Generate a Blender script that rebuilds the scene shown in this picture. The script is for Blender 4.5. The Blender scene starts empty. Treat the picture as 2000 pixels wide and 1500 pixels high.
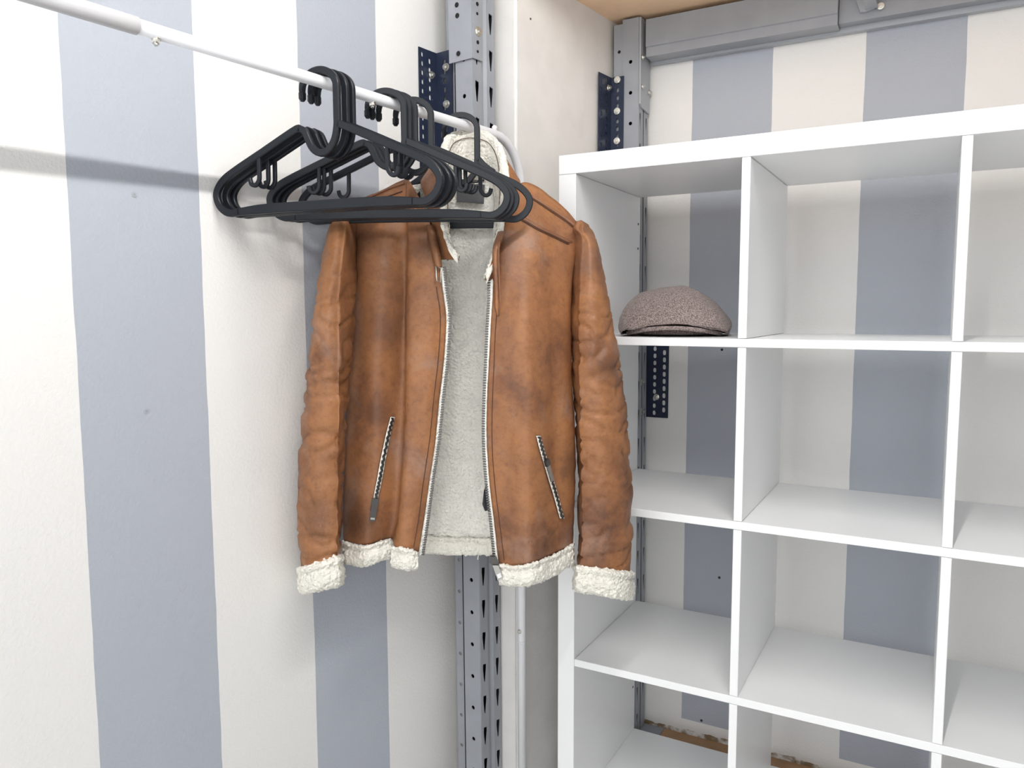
import bpy, bmesh, math, random
import numpy as np
from mathutils import Vector, Matrix, noise

random.seed(7)
S = bpy.context.scene
COL = S.collection

# ------------------------------------------------------------------ camera
FPX, YAW, PITCH, ROLL = 1504.21, -0.507095, -0.093669, -0.0036035
CAM = np.array([0.707496, -1.476804, 1.144576])
_f = np.array([math.sin(YAW)*math.cos(PITCH), math.cos(YAW)*math.cos(PITCH), math.sin(PITCH)])
_r = np.array([math.cos(YAW), -math.sin(YAW), 0.0])
_u = np.cross(_r, _f)
RIGHT = math.cos(ROLL)*_r + math.sin(ROLL)*_u
UP = -math.sin(ROLL)*_r + math.cos(ROLL)*_u
FWD = _f
FWH = np.array([math.sin(YAW), math.cos(YAW), 0.0])        # horizontal forward
cd = bpy.data.cameras.new('camera')
cd.sensor_width = 36.0
cd.lens = 36.0*FPX/2000.0
cd.clip_start = 0.02
cam = bpy.data.objects.new('camera', cd)
COL.objects.link(cam)
M = Matrix.Identity(4)
for i in range(3):
    M[i][0], M[i][1], M[i][2], M[i][3] = RIGHT[i], UP[i], -FWD[i], CAM[i]
cam.matrix_world = M
S.camera = cam

# ------------------------------------------------------------------ world, exposure
w = bpy.data.worlds.new('world'); S.world = w; w.use_nodes = True
bg = w.node_tree.nodes['Background']
bg.inputs[0].default_value = (0.97, 0.985, 1.0, 1)
bg.inputs[1].default_value = 1.38
S.view_settings.view_transform = 'Standard'
S.view_settings.look = 'None'
S.view_settings.exposure = 0.71
S.view_settings.gamma = 1.0
S.view_settings.use_curve_mapping = False
TUBE_X, TUBE_Y0, TUBE_Y1, TUBE_Z, TUBE_E = 0.62, -1.75, -0.40, 2.075, 92.0

# ------------------------------------------------------------------ pixel helpers (2000 x 1500 frame)
def ray(px, py):
    return RIGHT*((px-1000)/FPX) - UP*((py-750)/FPX) + FWD
def ph(px, py, h):
    """point on a pixel's ray at horizontal distance h in front of the camera"""
    d = ray(px, py)
    return CAM + d*(h/float(d@FWH))
def topx(P):
    c = np.asarray(P, float) - CAM
    x, y, z = c@RIGHT, c@UP, c@FWD
    return 1000+FPX*x/z, 750-FPX*y/z
def atplane(px, py, p0, n):
    d = ray(px, py); return CAM + d*(((p0-CAM)@n)/(d@n))

# ------------------------------------------------------------------ material helpers
def lin(c):
    c = c/255.0
    return c/12.92 if c <= 0.04045 else ((c+0.055)/1.055)**2.4
def rgb(r, g, b): return (lin(r), lin(g), lin(b), 1)
def newmat(name, col=(0.8, 0.8, 0.8, 1), rough=0.5, metal=0.0, spec=0.5):
    m = bpy.data.materials.new(name); m.use_nodes = True
    b = m.node_tree.nodes['Principled BSDF']
    b.inputs['Base Color'].default_value = col
    b.inputs['Roughness'].default_value = rough
    b.inputs['Metallic'].default_value = metal
    b.inputs['Specular IOR Level'].default_value = spec
    return m, m.node_tree, b
def nd(nt, typ, **kw):
    n = nt.nodes.new(typ)
    for k, v in kw.items(): setattr(n, k, v)
    return n
def mth(nt, op, a, b=None):
    n = nt.nodes.new('ShaderNodeMath'); n.operation = op
    for i, v in enumerate((a, b)):
        if v is None: continue
        if isinstance(v, (int, float)): n.inputs[i].default_value = v
        else: nt.links.new(v, n.inputs[i])
    return n.outputs[0]
def mixc(nt, fac, a, b):
    n = nt.nodes.new('ShaderNodeMix'); n.data_type = 'RGBA'
    for s, v in ((n.inputs[0], fac), (n.inputs[6], a), (n.inputs[7], b)):
        if isinstance(v, (tuple, list)): s.default_value = v
        elif isinstance(v, (int, float)): s.default_value = v
        else: nt.links.new(v, s)
    return n.outputs[2]
def noisetex(nt, vec, scale, detail=3.0, rough=0.5, distortion=0.0):
    n = nt.nodes.new('ShaderNodeTexNoise')
    n.inputs['Scale'].default_value = scale; n.inputs['Detail'].default_value = detail
    n.inputs['Roughness'].default_value = rough; n.inputs['Distortion'].default_value = distortion
    if vec is not None: nt.links.new(vec, n.inputs['Vector'])
    return n.outputs['Fac']
def ramp(nt, fac, p0, p1):
    n = nt.nodes.new('ShaderNodeMapRange'); n.interpolation_type = 'SMOOTHSTEP'
    nt.links.new(fac, n.inputs[0]); n.inputs[1].default_value = p0; n.inputs[2].default_value = p1
    return n.outputs[0]
def bump(nt, b, height, strength, dist=0.002):
    n = nt.nodes.new('ShaderNodeBump'); n.inputs['Strength'].default_value = strength
    n.inputs['Distance'].default_value = dist
    nt.links.new(height, n.inputs['Height']); nt.links.new(n.outputs[0], b.inputs['Normal'])
def objco(nt): return nd(nt, 'ShaderNodeTexCoord').outputs['Object']

WHITE_PAINT = (0.83, 0.815, 0.79, 1)
GREY_PAINT = (0.435, 0.460, 0.512, 1)
def striped(name, bands, zstop):
    """white wall with hand painted grey vertical bands along local x"""
    m, nt, b = newmat(name, rough=0.62, spec=0.3)
    co = objco(nt)
    sp = nd(nt, 'ShaderNodeSeparateXYZ'); nt.links.new(co, sp.inputs[0])
    wob = noisetex(nt, co, 9.0, 3.0)
    x = mth(nt, 'ADD', sp.outputs[0], mth(nt, 'MULTIPLY', mth(nt, 'SUBTRACT', wob, 0.5), 0.0045))
    tot = None
    for a, c in bands:
        k = mth(nt, 'MULTIPLY', mth(nt, 'GREATER_THAN', x, a), mth(nt, 'LESS_THAN', x, c))
        tot = k if tot is None else mth(nt, 'ADD', tot, k)
    zz = mth(nt, 'ADD', sp.outputs[2], mth(nt, 'MULTIPLY', mth(nt, 'SUBTRACT', noisetex(nt, co, 25.0, 4.0), 0.5), 0.02))
    tot = mth(nt, 'MULTIPLY', tot, mth(nt, 'GREATER_THAN', sp.outputs[2], zstop))
    col = mixc(nt, tot, WHITE_PAINT, GREY_PAINT)
    dirt = mth(nt, 'MULTIPLY', mth(nt, 'LESS_THAN', zz, zstop*0.35), ramp(nt, noisetex(nt, co, 40, 4), 0.35, 0.6))
    col = mixc(nt, dirt, col, (0.28, 0.2, 0.12, 1))
    nt.links.new(col, b.inputs['Base Color'])
    bump(nt, b, noisetex(nt, co, 170.0, 3.0, 0.6), 0.6, 0.0016)
    return m
def painted(name, col, rough=0.5, bscale=190.0, bstr=0.3, var=0.0, spec=0.4):
    m, nt, b = newmat(name, col, rough, spec=spec)
    co = objco(nt)
    if var:
        c2 = tuple(v*(1-var) for v in col[:3]) + (1,)
        nt.links.new(mixc(nt, ramp(nt, noisetex(nt, co, 14, 4), 0.35, 0.7), col, c2), b.inputs['Base Color'])
    bump(nt, b, noisetex(nt, co, bscale, 3.0), bstr, 0.001)
    return m

MAT = {}
MAT['pier'] = painted('pier_plaster', (0.82, 0.80, 0.77, 1), 0.65, 120, 0.35, 0.06)
MAT['darkwall'] = painted('dark_grey_paint', (0.16, 0.165, 0.175, 1), 0.6, 150, 0.2)  # kept dark so the added wall and ceiling bounce little light
MAT['melamine'] = painted('white_melamine', (0.92, 0.92, 0.915, 1), 0.34, 400, 0.04, spec=0.4)
MAT['rackgrey'] = painted('grey_powder_coat', (0.33, 0.345, 0.375, 1), 0.42, 500, 0.06, 0.08)
MAT['rackgrey2'] = painted('grey_powder_coat_pale', (0.40, 0.42, 0.45, 1), 0.42, 500, 0.05)
MAT['blue'] = painted('blue_steel', (0.016, 0.024, 0.052, 1), 0.4, 300, 0.1)
MAT['zinc'], _nt, _b = newmat('zinc_steel', (0.72, 0.71, 0.66, 1), 0.28, 0.9)
MAT['gunmetal'], _nt, _b = newmat('gunmetal', (0.33, 0.32, 0.30, 1), 0.35, 0.9)
MAT['nickel'], _nt, _b = newmat('dark_nickel', (0.10, 0.095, 0.09, 1), 0.3, 0.8)
MAT['black'], _nt, _b = newmat('black_void', (0.008, 0.008, 0.009, 1), 0.8)
MAT['blackcloth'] = painted('black_satin', (0.018, 0.018, 0.022, 1), 0.5, 600, 0.2)
MAT['print'], _nt, _b = newmat('white_print', (0.8, 0.8, 0.8, 1), 0.6)
MAT['whitetube'] = painted('white_enamel', (0.80, 0.80, 0.82, 1), 0.3, 500, 0.03)
MAT['plastic'], _nt, _b = newmat('charcoal_plastic', (0.009, 0.0115, 0.016, 1), 0.40, spec=0.32)
bump(_nt, _b, noisetex(_nt, objco(_nt), 700, 2), 0.12, 0.0005)

def leather(name):
    m, nt, b = newmat(name, rough=0.48, spec=0.35)
    co = objco(nt)
    big = noisetex(nt, co, 6.5, 3.0, 0.55, 0.5)
    mid = noisetex(nt, co, 24.0, 5.0, 0.65, 0.4)
    fine = noisetex(nt, co, 110.0, 6.0, 0.72, 0.3)
    tan, brown, dark, pale = rgb(156, 106, 68), rgb(130, 87, 59), rgb(66, 46, 42), rgb(150, 122, 107)
    c = mixc(nt, ramp(nt, mth(nt, 'ADD', mth(nt, 'MULTIPLY', big, .6), mth(nt, 'MULTIPLY', mid, .4)), 0.40, 0.62), tan, brown)
    c = mixc(nt, mth(nt, 'MULTIPLY', ramp(nt, noisetex(nt, co, 9.0, 4.0, 0.6, 0.6), 0.52, 0.74), 0.6), c, pale)
    # antiqued dark patches of the hide, with some fold shadow painted in
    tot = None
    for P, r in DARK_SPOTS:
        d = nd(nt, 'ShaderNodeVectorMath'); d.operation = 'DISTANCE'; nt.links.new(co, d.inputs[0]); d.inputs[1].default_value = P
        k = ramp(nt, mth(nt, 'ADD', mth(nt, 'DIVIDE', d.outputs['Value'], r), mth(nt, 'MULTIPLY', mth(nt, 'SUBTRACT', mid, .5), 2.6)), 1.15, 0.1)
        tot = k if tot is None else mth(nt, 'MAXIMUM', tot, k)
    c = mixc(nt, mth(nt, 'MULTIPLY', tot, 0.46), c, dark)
    c = mixc(nt, mth(nt, 'MULTIPLY', mth(nt, 'MULTIPLY', ramp(nt, big, 0.50, 0.75), ramp(nt, mid, 0.38, 0.65)), .55), c, dark)
    c = mixc(nt, mth(nt, 'MULTIPLY', ramp(nt, fine, 0.45, 0.72), 0.30), c, dark)
    nt.links.new(c, b.inputs['Base Color'])
    v = nd(nt, 'ShaderNodeTexVoronoi'); v.feature = 'DISTANCE_TO_EDGE'; v.inputs['Scale'].default_value = 260
    nt.links.new(co, v.inputs['Vector'])
    hgt = mth(nt, 'ADD', mth(nt, 'MULTIPLY', v.outputs['Distance'], 0.35), mth(nt, 'ADD', mth(nt, 'MULTIPLY', fine, 0.7), mth(nt, 'MULTIPLY', mid, 1.6)))
    bump(nt, b, hgt, 0.40, 0.0018)
    return m
RA, RB, RZ = 0.1206, -0.0821, 1.5
def rod(Y, z=RZ): return np.array([RA*Y+RB, Y, z])
JBASE = np.array([rod(-.208)[0], rod(-.208)[1], .66])
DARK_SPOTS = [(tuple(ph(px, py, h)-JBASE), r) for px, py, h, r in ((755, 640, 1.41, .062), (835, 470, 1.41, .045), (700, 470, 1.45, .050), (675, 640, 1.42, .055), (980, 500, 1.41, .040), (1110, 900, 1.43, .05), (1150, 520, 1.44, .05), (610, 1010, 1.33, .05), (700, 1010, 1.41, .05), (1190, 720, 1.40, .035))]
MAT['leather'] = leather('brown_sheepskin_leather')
MAT['leatherdark'] = painted('dark_brown_seam', rgb(80, 52, 38), 0.6, 400, 0.2)
MAT['piping'] = painted('brown_leather_piping', rgb(140, 96, 70), 0.45, 300, 0.15, 0.25)
def fleece(name, col):
    m, nt, b = newmat(name, col, 0.95, spec=0.1)
    b.inputs['Sheen Weight'].default_value = 0.25
    co = objco(nt)
    v = nd(nt, 'ShaderNodeTexVoronoi'); v.feature = 'SMOOTH_F1'; v.inputs['Scale'].default_value = 165
    v.inputs['Smoothness'].default_value = 0.25
    wv = nd(nt, 'ShaderNodeVectorMath'); wv.operation = 'ADD'
    nn = nd(nt, 'ShaderNodeTexNoise'); nn.inputs['Scale'].default_value = 150
    nt.links.new(co, nn.inputs['Vector'])
    sc = nd(nt, 'ShaderNodeVectorMath'); sc.operation = 'SCALE'; sc.inputs['Scale'].default_value = 0.006
    nt.links.new(nn.outputs['Color'], sc.inputs[0])
    nt.links.new(co, wv.inputs[0]); nt.links.new(sc.outputs[0], wv.inputs[1]); nt.links.new(wv.outputs[0], v.inputs['Vector'])
    c2 = tuple(x*0.92 for x in col[:3]) + (1,)
    nt.links.new(mixc(nt, ramp(nt, noisetex(nt, co, 30, 3), 0.4, 0.75), col, c2), b.inputs['Base Color'])
    h = mth(nt, 'SUBTRACT', 1.0, v.outputs['Distance'])
    h = mth(nt, 'ADD', h, mth(nt, 'MULTIPLY', noisetex(nt, co, 700, 3), 0.35))
    bump(nt, b, h, 0.9, 0.0042)
    return m
MAT['fleece'] = fleece('cream_fleece', (0.95, 0.91, 0.81, 1))
MAT['fleece_in'] = fleece('cream_fleece_lining', (0.95, 0.925, 0.85, 1))
def wool(name):
    m, nt, b = newmat(name, rough=0.95, spec=0.1)
    b.inputs['Sheen Weight'].default_value = 0.2
    co = objco(nt)
    n1 = noisetex(nt, co, 420, 4, 0.75); n2 = noisetex(nt, co, 40, 3)
    c = mixc(nt, ramp(nt, n1, 0.36, 0.66), rgb(84, 72, 70), rgb(186, 170, 164))
    c = mixc(nt, mth(nt, 'MULTIPLY', n2, 0.25), c, rgb(110, 92, 88))
    nt.links.new(c, b.inputs['Base Color'])
    bump(nt, b, n1, 0.6, 0.0015)
    return m
MAT['wool'] = wool('grey_brown_wool_tweed')
MAT['floor'] = painted('pale_grey_vinyl', (0.74, 0.74, 0.73, 1), 0.5, 60, 0.1, 0.05)
MAT['chipboard'] = painted('tan_chipboard', rgb(188, 148, 112), 0.7, 90, 0.3, 0.2)
MAT['osb'] = painted('plywood_deck', rgb(243, 208, 172), 0.6, 60, 0.15, 0.08)
_m, _nt, _b = newmat('tube_glow', (1, 1, 1, 1))
_b.inputs['Emission Color'].default_value = (1.0, 0.985, 0.96, 1); _b.inputs['Emission Strength'].default_value = TUBE_E
MAT['glow'] = _m

# ------------------------------------------------------------------ object helpers
def thing(name, label, cat, loc=(0, 0, 0), group=None):
    o = bpy.data.objects.new(name, None); COL.objects.link(o)
    o.location = loc; o.empty_display_size = 0.05
    o['label'] = label; o['category'] = cat
    if group: o['group'] = group
    return o
def link(name, me, mats, parent=None, wloc=None, smooth=False):
    """me holds coordinates relative to the parent (or to wloc given in the parent's frame)"""
    o = bpy.data.objects.new(name, me); COL.objects.link(o)
    for m in (mats if isinstance(mats, (list, tuple)) else [mats]): me.materials.append(m)
    if parent is not None: o.parent = parent
    if wloc is not None: o.location = wloc
    if smooth:
        for p in me.polygons: p.use_smooth = True
    return o
def me_from(verts, faces, name='mesh'):
    me = bpy.data.meshes.new(name); me.from_pydata([tuple(v) for v in verts], [], faces); me.update(); return me
def base_of(parent):
    """sum of locations up the chain (unrotated things) so that world coordinates can be stored"""
    v = Vector((0, 0, 0))
    while parent is not None: v += parent.location; parent = parent.parent
    return v
def wmesh(name, verts, faces, mats, parent, smooth=False, orient=None):
    """verts in WORLD coordinates, parents only translated"""
    b = base_of(parent)
    vs = [(v[0]-b.x, v[1]-b.y, v[2]-b.z) for v in verts]
    me = me_from(vs, faces)
    if orient is not None:
        bm = bmesh.new(); bm.from_mesh(me); bmesh.ops.recalc_face_normals(bm, faces=bm.faces); bm.to_mesh(me); bm.free()
    return link(name, me, mats, parent, smooth=smooth)
def box_mesh(sx, sy, sz, bev=0.0, seg=1, o=(0, 0, 0)):
    """box from o to o+size"""
    bm = bmesh.new(); bmesh.ops.create_cube(bm, size=1.0)
    for v in bm.verts: v.co = Vector(((v.co.x+.5)*sx+o[0], (v.co.y+.5)*sy+o[1], (v.co.z+.5)*sz+o[2]))
    if bev: bmesh.ops.bevel(bm, geom=bm.edges[:], offset=bev, segments=seg, affect='EDGES', profile=0.6)
    me = bpy.data.meshes.new('box'); bm.to_mesh(me); bm.free(); return me
def tube_data(path, rad, nseg=12, closed=False, cap=True):
    """tube along 3D path; rad scalar or list"""
    P = [Vector(p) for p in path]; n = len(P)
    R = rad if isinstance(rad, (list, tuple)) else [rad]*n
    V, F = [], []
    up = None
    for i in range(n):
        if closed: t = (P[(i+1) % n]-P[i-1])
        else: t = P[min(i+1, n-1)]-P[max(i-1, 0)]
        t.normalize()
        if up is None:
            up = Vector((0, 0, 1)) if abs(t.z) < .9 else Vector((1, 0, 0))
        a = (up - t*up.dot(t)); a.normalize(); up = a
        b = t.cross(a)
        for k in range(nseg):
            an = 2*math.pi*k/nseg
            V.append(P[i] + (a*math.cos(an)+b*math.sin(an))*R[i])
    m = n if closed else n-1
    for i in range(m):
        for k in range(nseg):
            a0, a1 = i*nseg+k, i*nseg+(k+1) % nseg
            j = (i+1) % n
            F.append((a0, a1, j*nseg+(k+1) % nseg, j*nseg+k))
    if cap and not closed:
        F.append(tuple(range(nseg-1, -1, -1))); F.append(tuple((n-1)*nseg+k for k in range(nseg)))
    return V, F
def wtube(name, path, rad, mat, parent, nseg=12, closed=False):
    V, F = tube_data(path, rad, nseg, closed)
    return wmesh(name, V, F, mat, parent, smooth=True)
def join(parts):
    V, F = [], []
    for v, f in parts:
        k = len(V); V += list(v); F += [tuple(i+k for i in q) for q in f]
    return V, F
def box_data(c, ax, ay, az):
    """centre and three half axis vectors"""
    c, ax, ay, az = (Vector(v) for v in (c, ax, ay, az))
    V = [c+ax*i+ay*j+az*k for i in (-1, 1) for j in (-1, 1) for k in (-1, 1)]
    F = [(0, 1, 3, 2), (4, 6, 7, 5), (0, 4, 5, 1), (2, 3, 7, 6), (0, 2, 6, 4), (1, 5, 7, 3)]
    return V, F
def solidify(o, t, offset=-1.0, moff=0, rim=0):
    m = o.modifiers.new('thickness', 'SOLIDIFY'); m.thickness = t; m.offset = offset
    m.material_offset = moff; m.material_offset_rim = rim; m.use_even_offset = False
    return m
def struct(o): o['kind'] = 'structure'; return o

# ------------------------------------------------------------------ room
A8 = math.radians(8.0)
WD = np.array([math.sin(A8), math.cos(A8), 0.0])           # along the left wall, away from camera
WN = np.array([math.cos(A8), -math.sin(A8), 0.0])          # left wall normal, into the room
CREF = np.array([-0.078, 0.49, 0.0])
DW = 0.13                                                   # striped wall plane below reference
def LW(s, n, z): return CREF + WD*s + WN*n + np.array([0, 0, z])
CEIL = 1.875
YB = 0.49
PIER_N = 0.035

me = box_mesh(3.4, 3.3, 0.06, o=(-1.2, -2.7, -0.06)); struct(link('floor', me, MAT['floor']))
me = box_mesh(2.6, 0.2, 0.003, o=(-0.25, YB-.2, 0.0)); struct(link('trim_1', me, MAT['chipboard']))
me = box_mesh(3.4, 0.72, 0.03, o=(-1.2, -0.05, CEIL)); struct(link('ceiling', me, MAT['osb']))
me = box_mesh(0.08, 3.3, 2.7, o=(2.12, -2.7, 0)); struct(link('wall_right_light_block', me, MAT['darkwall']))  # unseen wall, added to shut out light from the right
me = box_mesh(3.4, 2.64, 0.05, o=(-1.2, -2.7, 2.7)); struct(link('ceiling_light_block', me, MAT['darkwall']))  # unseen ceiling, added to block world light from above
me = box_mesh(3.4, 0.04, 2.7-CEIL-.032, o=(-1.2, -0.055, CEIL+.031)); struct(link('wall_upper', me, MAT['pier']))
# striped left wall: local x runs along the wall
lb = [(-1.3255, -1.1215), (-0.9155, -0.7225)]
lb += [(-1.3255-.404*k, -1.1215-.404*k) for k in (1, 2, 3, 4)]
MAT['wall_left'] = striped('striped_left_wall', lb, 0.04)
me = box_mesh(3.7, 0.08, 2.7, o=(-3.15, 0.0, 0.0))
wl = struct(link('wall_left', me, MAT['wall_left']))
wl.location = LW(0, -DW, 0); wl.rotation_euler = (0, 0, math.pi/2-A8)
# striped back wall
bb = [(0.137, 0.331), (0.533, 0.731), (0.93, 1.13), (1.33, 1.53), (1.73, 1.93)]
MAT['wall_back'] = striped('striped_back_wall', bb, 0.045)
me = box_mesh(2.6, 0.08, CEIL, o=(-0.4, 0.0, 0.0))
wb = struct(link('wall_back', me, MAT['wall_back'])); wb.location = (0, YB, 0)
# plastered pier that stands forward of the striped wall
eg = atplane(1007.5, 200, LW(0, PIER_N, 0), WN)
S_PIER = float((eg-CREF)@WD)
pv = [LW(S_PIER, PIER_N, 0), LW(0.0, PIER_N, 0), LW(0.0, -DW, 0), LW(S_PIER, -DW, 0)]
bm = bmesh.new()
lo = [bm.verts.new(v) for v in pv]; hi = [bm.verts.new(v+np.array([0, 0, CEIL])) for v in pv]
bm.faces.new(lo); bm.faces.new(hi)
for i in range(4): bm.faces.new((lo[i], lo[(i+1) % 4], hi[(i+1) % 4], hi[i]))
bmesh.ops.recalc_face_normals(bm, faces=bm.faces)
ed = [e for e in bm.edges if abs(e.verts[0].co.z-e.verts[1].co.z) > 1]
bmesh.ops.bevel(bm, geom=ed, offset=0.006, segments=3, affect='EDGES')
me = bpy.data.meshes.new('pier'); bm.to_mesh(me); bm.free()
struct(link('wall_pier', me, MAT['pier']))

# ------------------------------------------------------------------ tube light below the deck (out of frame, lights the room)
tl = thing('tube_light', 'white batten lamp with a bare tube hanging above the camera', 'lamp', (TUBE_X, (TUBE_Y0+TUBE_Y1)/2, TUBE_Z+.04))
tl.rotation_euler = (0, 0, -math.radians(7.0))
for sgn in (-1, 1):
    V, F = tube_data([(0, sgn*.4, 0), (0, sgn*.4, 2.7-TUBE_Z-.04)], .002, 6)
    link('hanging_wire', me_from(V, F), MAT['zinc'], tl)
L = TUBE_Y1-TUBE_Y0
link('housing', box_mesh(0.05, L+0.06, 0.018, 0.002, 1, (-0.025, -L/2-0.03, -0.018)), MAT['whitetube'], tl)
for sgn in (-1, 1):
    link('end_cap', box_mesh(0.03, 0.02, 0.034, 0.002, 1, (-0.015, sgn*(L/2+0.012)-0.01, -0.052)), MAT['whitetube'], tl)
V, F = tube_data([(0, -L/2, -.04), (0, L/2, -.04)], 0.0125, 10)
link('tube', me_from(V, F), MAT['glow'], tl, smooth=False)

# ------------------------------------------------------------------ shelving unit (4 x 4 cubes)
OT, IT, CELL, DEP = 0.039, 0.016, 0.335, 0.39
TOT = 2*OT+4*CELL+3*IT
su = thing('shelving_unit', 'large white open cube shelving unit standing against the striped back wall', 'shelving unit', (0, 0, 0))
def panel(name, x, y, z, sx, sy, sz): return link(name, box_mesh(sx, sy, sz, 0.0009, 1), MAT['melamine'], su, (x, y, z))
panel('top_panel', 0, 0, TOT-OT, TOT, DEP, OT)
panel('bottom_panel', 0, 0, 0, TOT, DEP, OT)
for x in (0, TOT-OT): panel('side_panel', x, 0.0, OT+.0005, OT, DEP, TOT-2*OT-.001)
shz = [OT+CELL*(k+1)+IT*k for k in range(3)]
for z in shz: panel('shelf', OT+.0006, 0.0, z, TOT-2*OT-.0012, DEP, IT)
for k in range(3):
    x = OT+CELL*(k+1)+IT*k
    for r in range(4):
        panel('divider', x, 0.0, OT+r*(CELL+IT)+.0008, IT, DEP, CELL-.0016)
# confirmat holes at the rear edge of the left side panel
for z in (1.36, 1.30, 0.22, 0.16):
    V, F = tube_data([(OT+.0002, 0.375, z), (OT+.0012, 0.375, z)], 0.003, 8)
    link('screw_hole', me_from(V, F), MAT['nickel'], su)

# ------------------------------------------------------------------ perforated steel
def convex_r(poly, th):
    dx, dy = math.cos(th), math.sin(th); best = None; n = len(poly)
    for i in range(n):
        (x1, y1), (x2, y2) = poly[i], poly[(i+1) % n]
        ex, ey = x2-x1, y2-y1
        den = dx*ey-dy*ex
        if abs(den) < 1e-12: continue
        t = (x1*ey-y1*ex)/den; s = (x1*dy-y1*dx)/den
        if t > 0 and -1e-9 <= s <= 1+1e-9 and (best is None or t < best): best = t
    return best
def holed_cell(V, F, fm, u0, u1, v0, v1, cu, cv, poly, nang=16):
    rect = [(u0-cu, v0-cv), (u1-cu, v0-cv), (u1-cu, v1-cv), (u0-cu, v1-cv)]
    an = sorted(set([round(math.atan2(b, a) % (2*math.pi), 6) for a, b in rect+list(poly)] + [round(2*math.pi*k/nang, 6) for k in range(nang)]))
    k0 = len(V)
    for t in an:
        for pol in (rect, poly):
            r = convex_r(pol, t); V.append(fm(cu+r*math.cos(t), cv+r*math.sin(t)))
    m = len(an)
    for i in range(m):
        j = (i+1) % m
        F.append((k0+2*i, k0+2*j, k0+2*j+1, k0+2*i+1))
def quad(V, F, fm, u0, u1, v0, v1):
    k = len(V); V += [fm(u0, v0), fm(u1, v0), fm(u1, v1), fm(u0, v1)]; F.append((k, k+1, k+2, k+3))
def circ(r, n=12): return [(r*math.cos(2*math.pi*i/n), r*math.sin(2*math.pi*i/n)) for i in range(n)]
def oblong(w, h, n=6):
    p = []
    for i in range(n+1): a = math.pi*i/n; p.append((w*math.cos(a), h-w+w*math.sin(a)))
    for i in range(n+1): a = math.pi+math.pi*i/n; p.append((w*math.cos(a), -(h-w)+w*math.sin(a)))
    return p
KEY = [(-.0022, -.0215), (.0022, -.0215), (.0066, .010), (.0066, .019), (-.0055, .0215), (-.0062, .010)]
def strip(fm, u0, u1, z0, z1, pitch=None, phase=0.0, poly=None, cu=None):
    """vertical strip of plate; holes centred at phase + k*pitch"""
    V, F = [], []
    if poly is None:
        quad(V, F, fm, u0, u1, z0, z1); return V, F
    k = math.ceil((z0+pitch/2-phase)/pitch); z = z0
    while True:
        c = phase+k*pitch
        if c+pitch/2 > z1: break
        if c-pitch/2 > z+1e-6: quad(V, F, fm, u0, u1, z, c-pitch/2)
        holed_cell(V, F, fm, u0, u1, c-pitch/2, c+pitch/2, (u0+u1)/2 if cu is None else cu, c, poly)
        z = c+pitch/2; k += 1
    if z1 > z+1e-6: quad(V, F, fm, u0, u1, z, z1)
    return V, F
def hexbolt(name, parent, P, nrm, r=0.0065, hgt=0.006, mat='zinc', shank=True):
    n = Vector(nrm).normalized(); P = Vector(P)
    a = n.orthogonal().normalized(); b = n.cross(a)
    def ringpts(rad, k, off, ph=0): return [P+n*off+(a*math.cos(ph+2*math.pi*i/k)+b*math.sin(ph+2*math.pi*i/k))*rad for i in range(k)]
    parts = []
    for rad, k, o0, o1 in ((r*1.25, 12, 0, .0012), (r, 6, .0012, hgt), (r*.5, 8, hgt, hgt+.003)):
        A, B = ringpts(rad, k, o0), ringpts(rad, k, o1)
        parts.append((A+B, [(i, (i+1) % k, k+(i+1) % k, k+i) for i in range(k)]+[tuple(range(k, 2*k))]))
    V, F = join(parts)
    return wmesh(name, V, F, MAT[mat], parent)

# ---- upright beside the pier (rack frame leg)
LEAN = 0.0085
def zat(px, py, P):       # height of a pixel seen on the vertical through P
    d = ray(px, py); h = (np.asarray(P)-CAM)@FWH
    return float((CAM+d*(h/float(d@FWH)))[2])
CN, CS = -0.010, -0.560
up1 = thing('rack_upright', 'grey perforated steel upright behind the brown jacket, beside the white pier', 'upright', tuple(LW(CS+.035, CN-.04, 0)))
def f1(n0, s0, dn, ds):
    def g(u, v): return LW(s0+ds*u+LEAN*(1.145-v), n0+dn*u, v)
    return g
ztop = CEIL-.004
zs1 = zat(945, 1127, LW(CS+.012, CN, 0)); zs2 = zat(969, 1180, LW(CS+.06, CN, 0))
zh = zat(921, 1134, LW(CS, CN-.022, 0)); zl = zat(898, 1094, LW(-.538, -.088, 0))
PT = 0.075
def plate(name, data, parent, mat='rackgrey', t=0.002):
    o = wmesh(name, data[0], data[1], MAT[mat], parent); 
    bm = bmesh.new(); bm.from_mesh(o.data); bmesh.ops.remove_doubles(bm, verts=bm.verts, dist=1e-5); bm.to_mesh(o.data); bm.free()
    solidify(o, t, 0.0); return o
plate('front_plate', strip(f1(CN, CS, -1, 0), 0, .046, 0, ztop, PT, zh, circ(.0048), .023), up1)
g0 = f1(CN, CS, 0, 1)
plate('slotted_plate', strip(g0, 0, .026, 0, ztop, PT, zs1, KEY, .013), up1)
plate('slotted_plate', strip(g0, .047, .071, 0, ztop, PT, zs2, KEY, .060), up1)
def groove(u, v): return LW(CS+u+LEAN*(1.145-v), CN-(.006 if .031 < u < .042 else 0), v)
plate('groove_plate', join([strip(groove, a, b, 0, ztop) for a, b in ((.026, .032), (.032, .041), (.041, .047))]), up1)
plate('shade_backing', join([strip(f1(CN, CS+.071, -1, 0), 0, .05, 0, ztop), strip(f1(CN-.05, CS, 0, 1), .001, .071, 0, ztop)]), up1, 'black')  # black sheets, back one added: painted shade inside the hollow upright
plate('web_plate', strip(f1(CN-.046, CS, -.006, .024), 0, 1, 0, ztop), up1)
plate('lip_plate', strip(f1(-.066, -.538, -1, 0), 0, .034, 0, ztop, PT, zl, circ(.0042), .022), up1)
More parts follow.
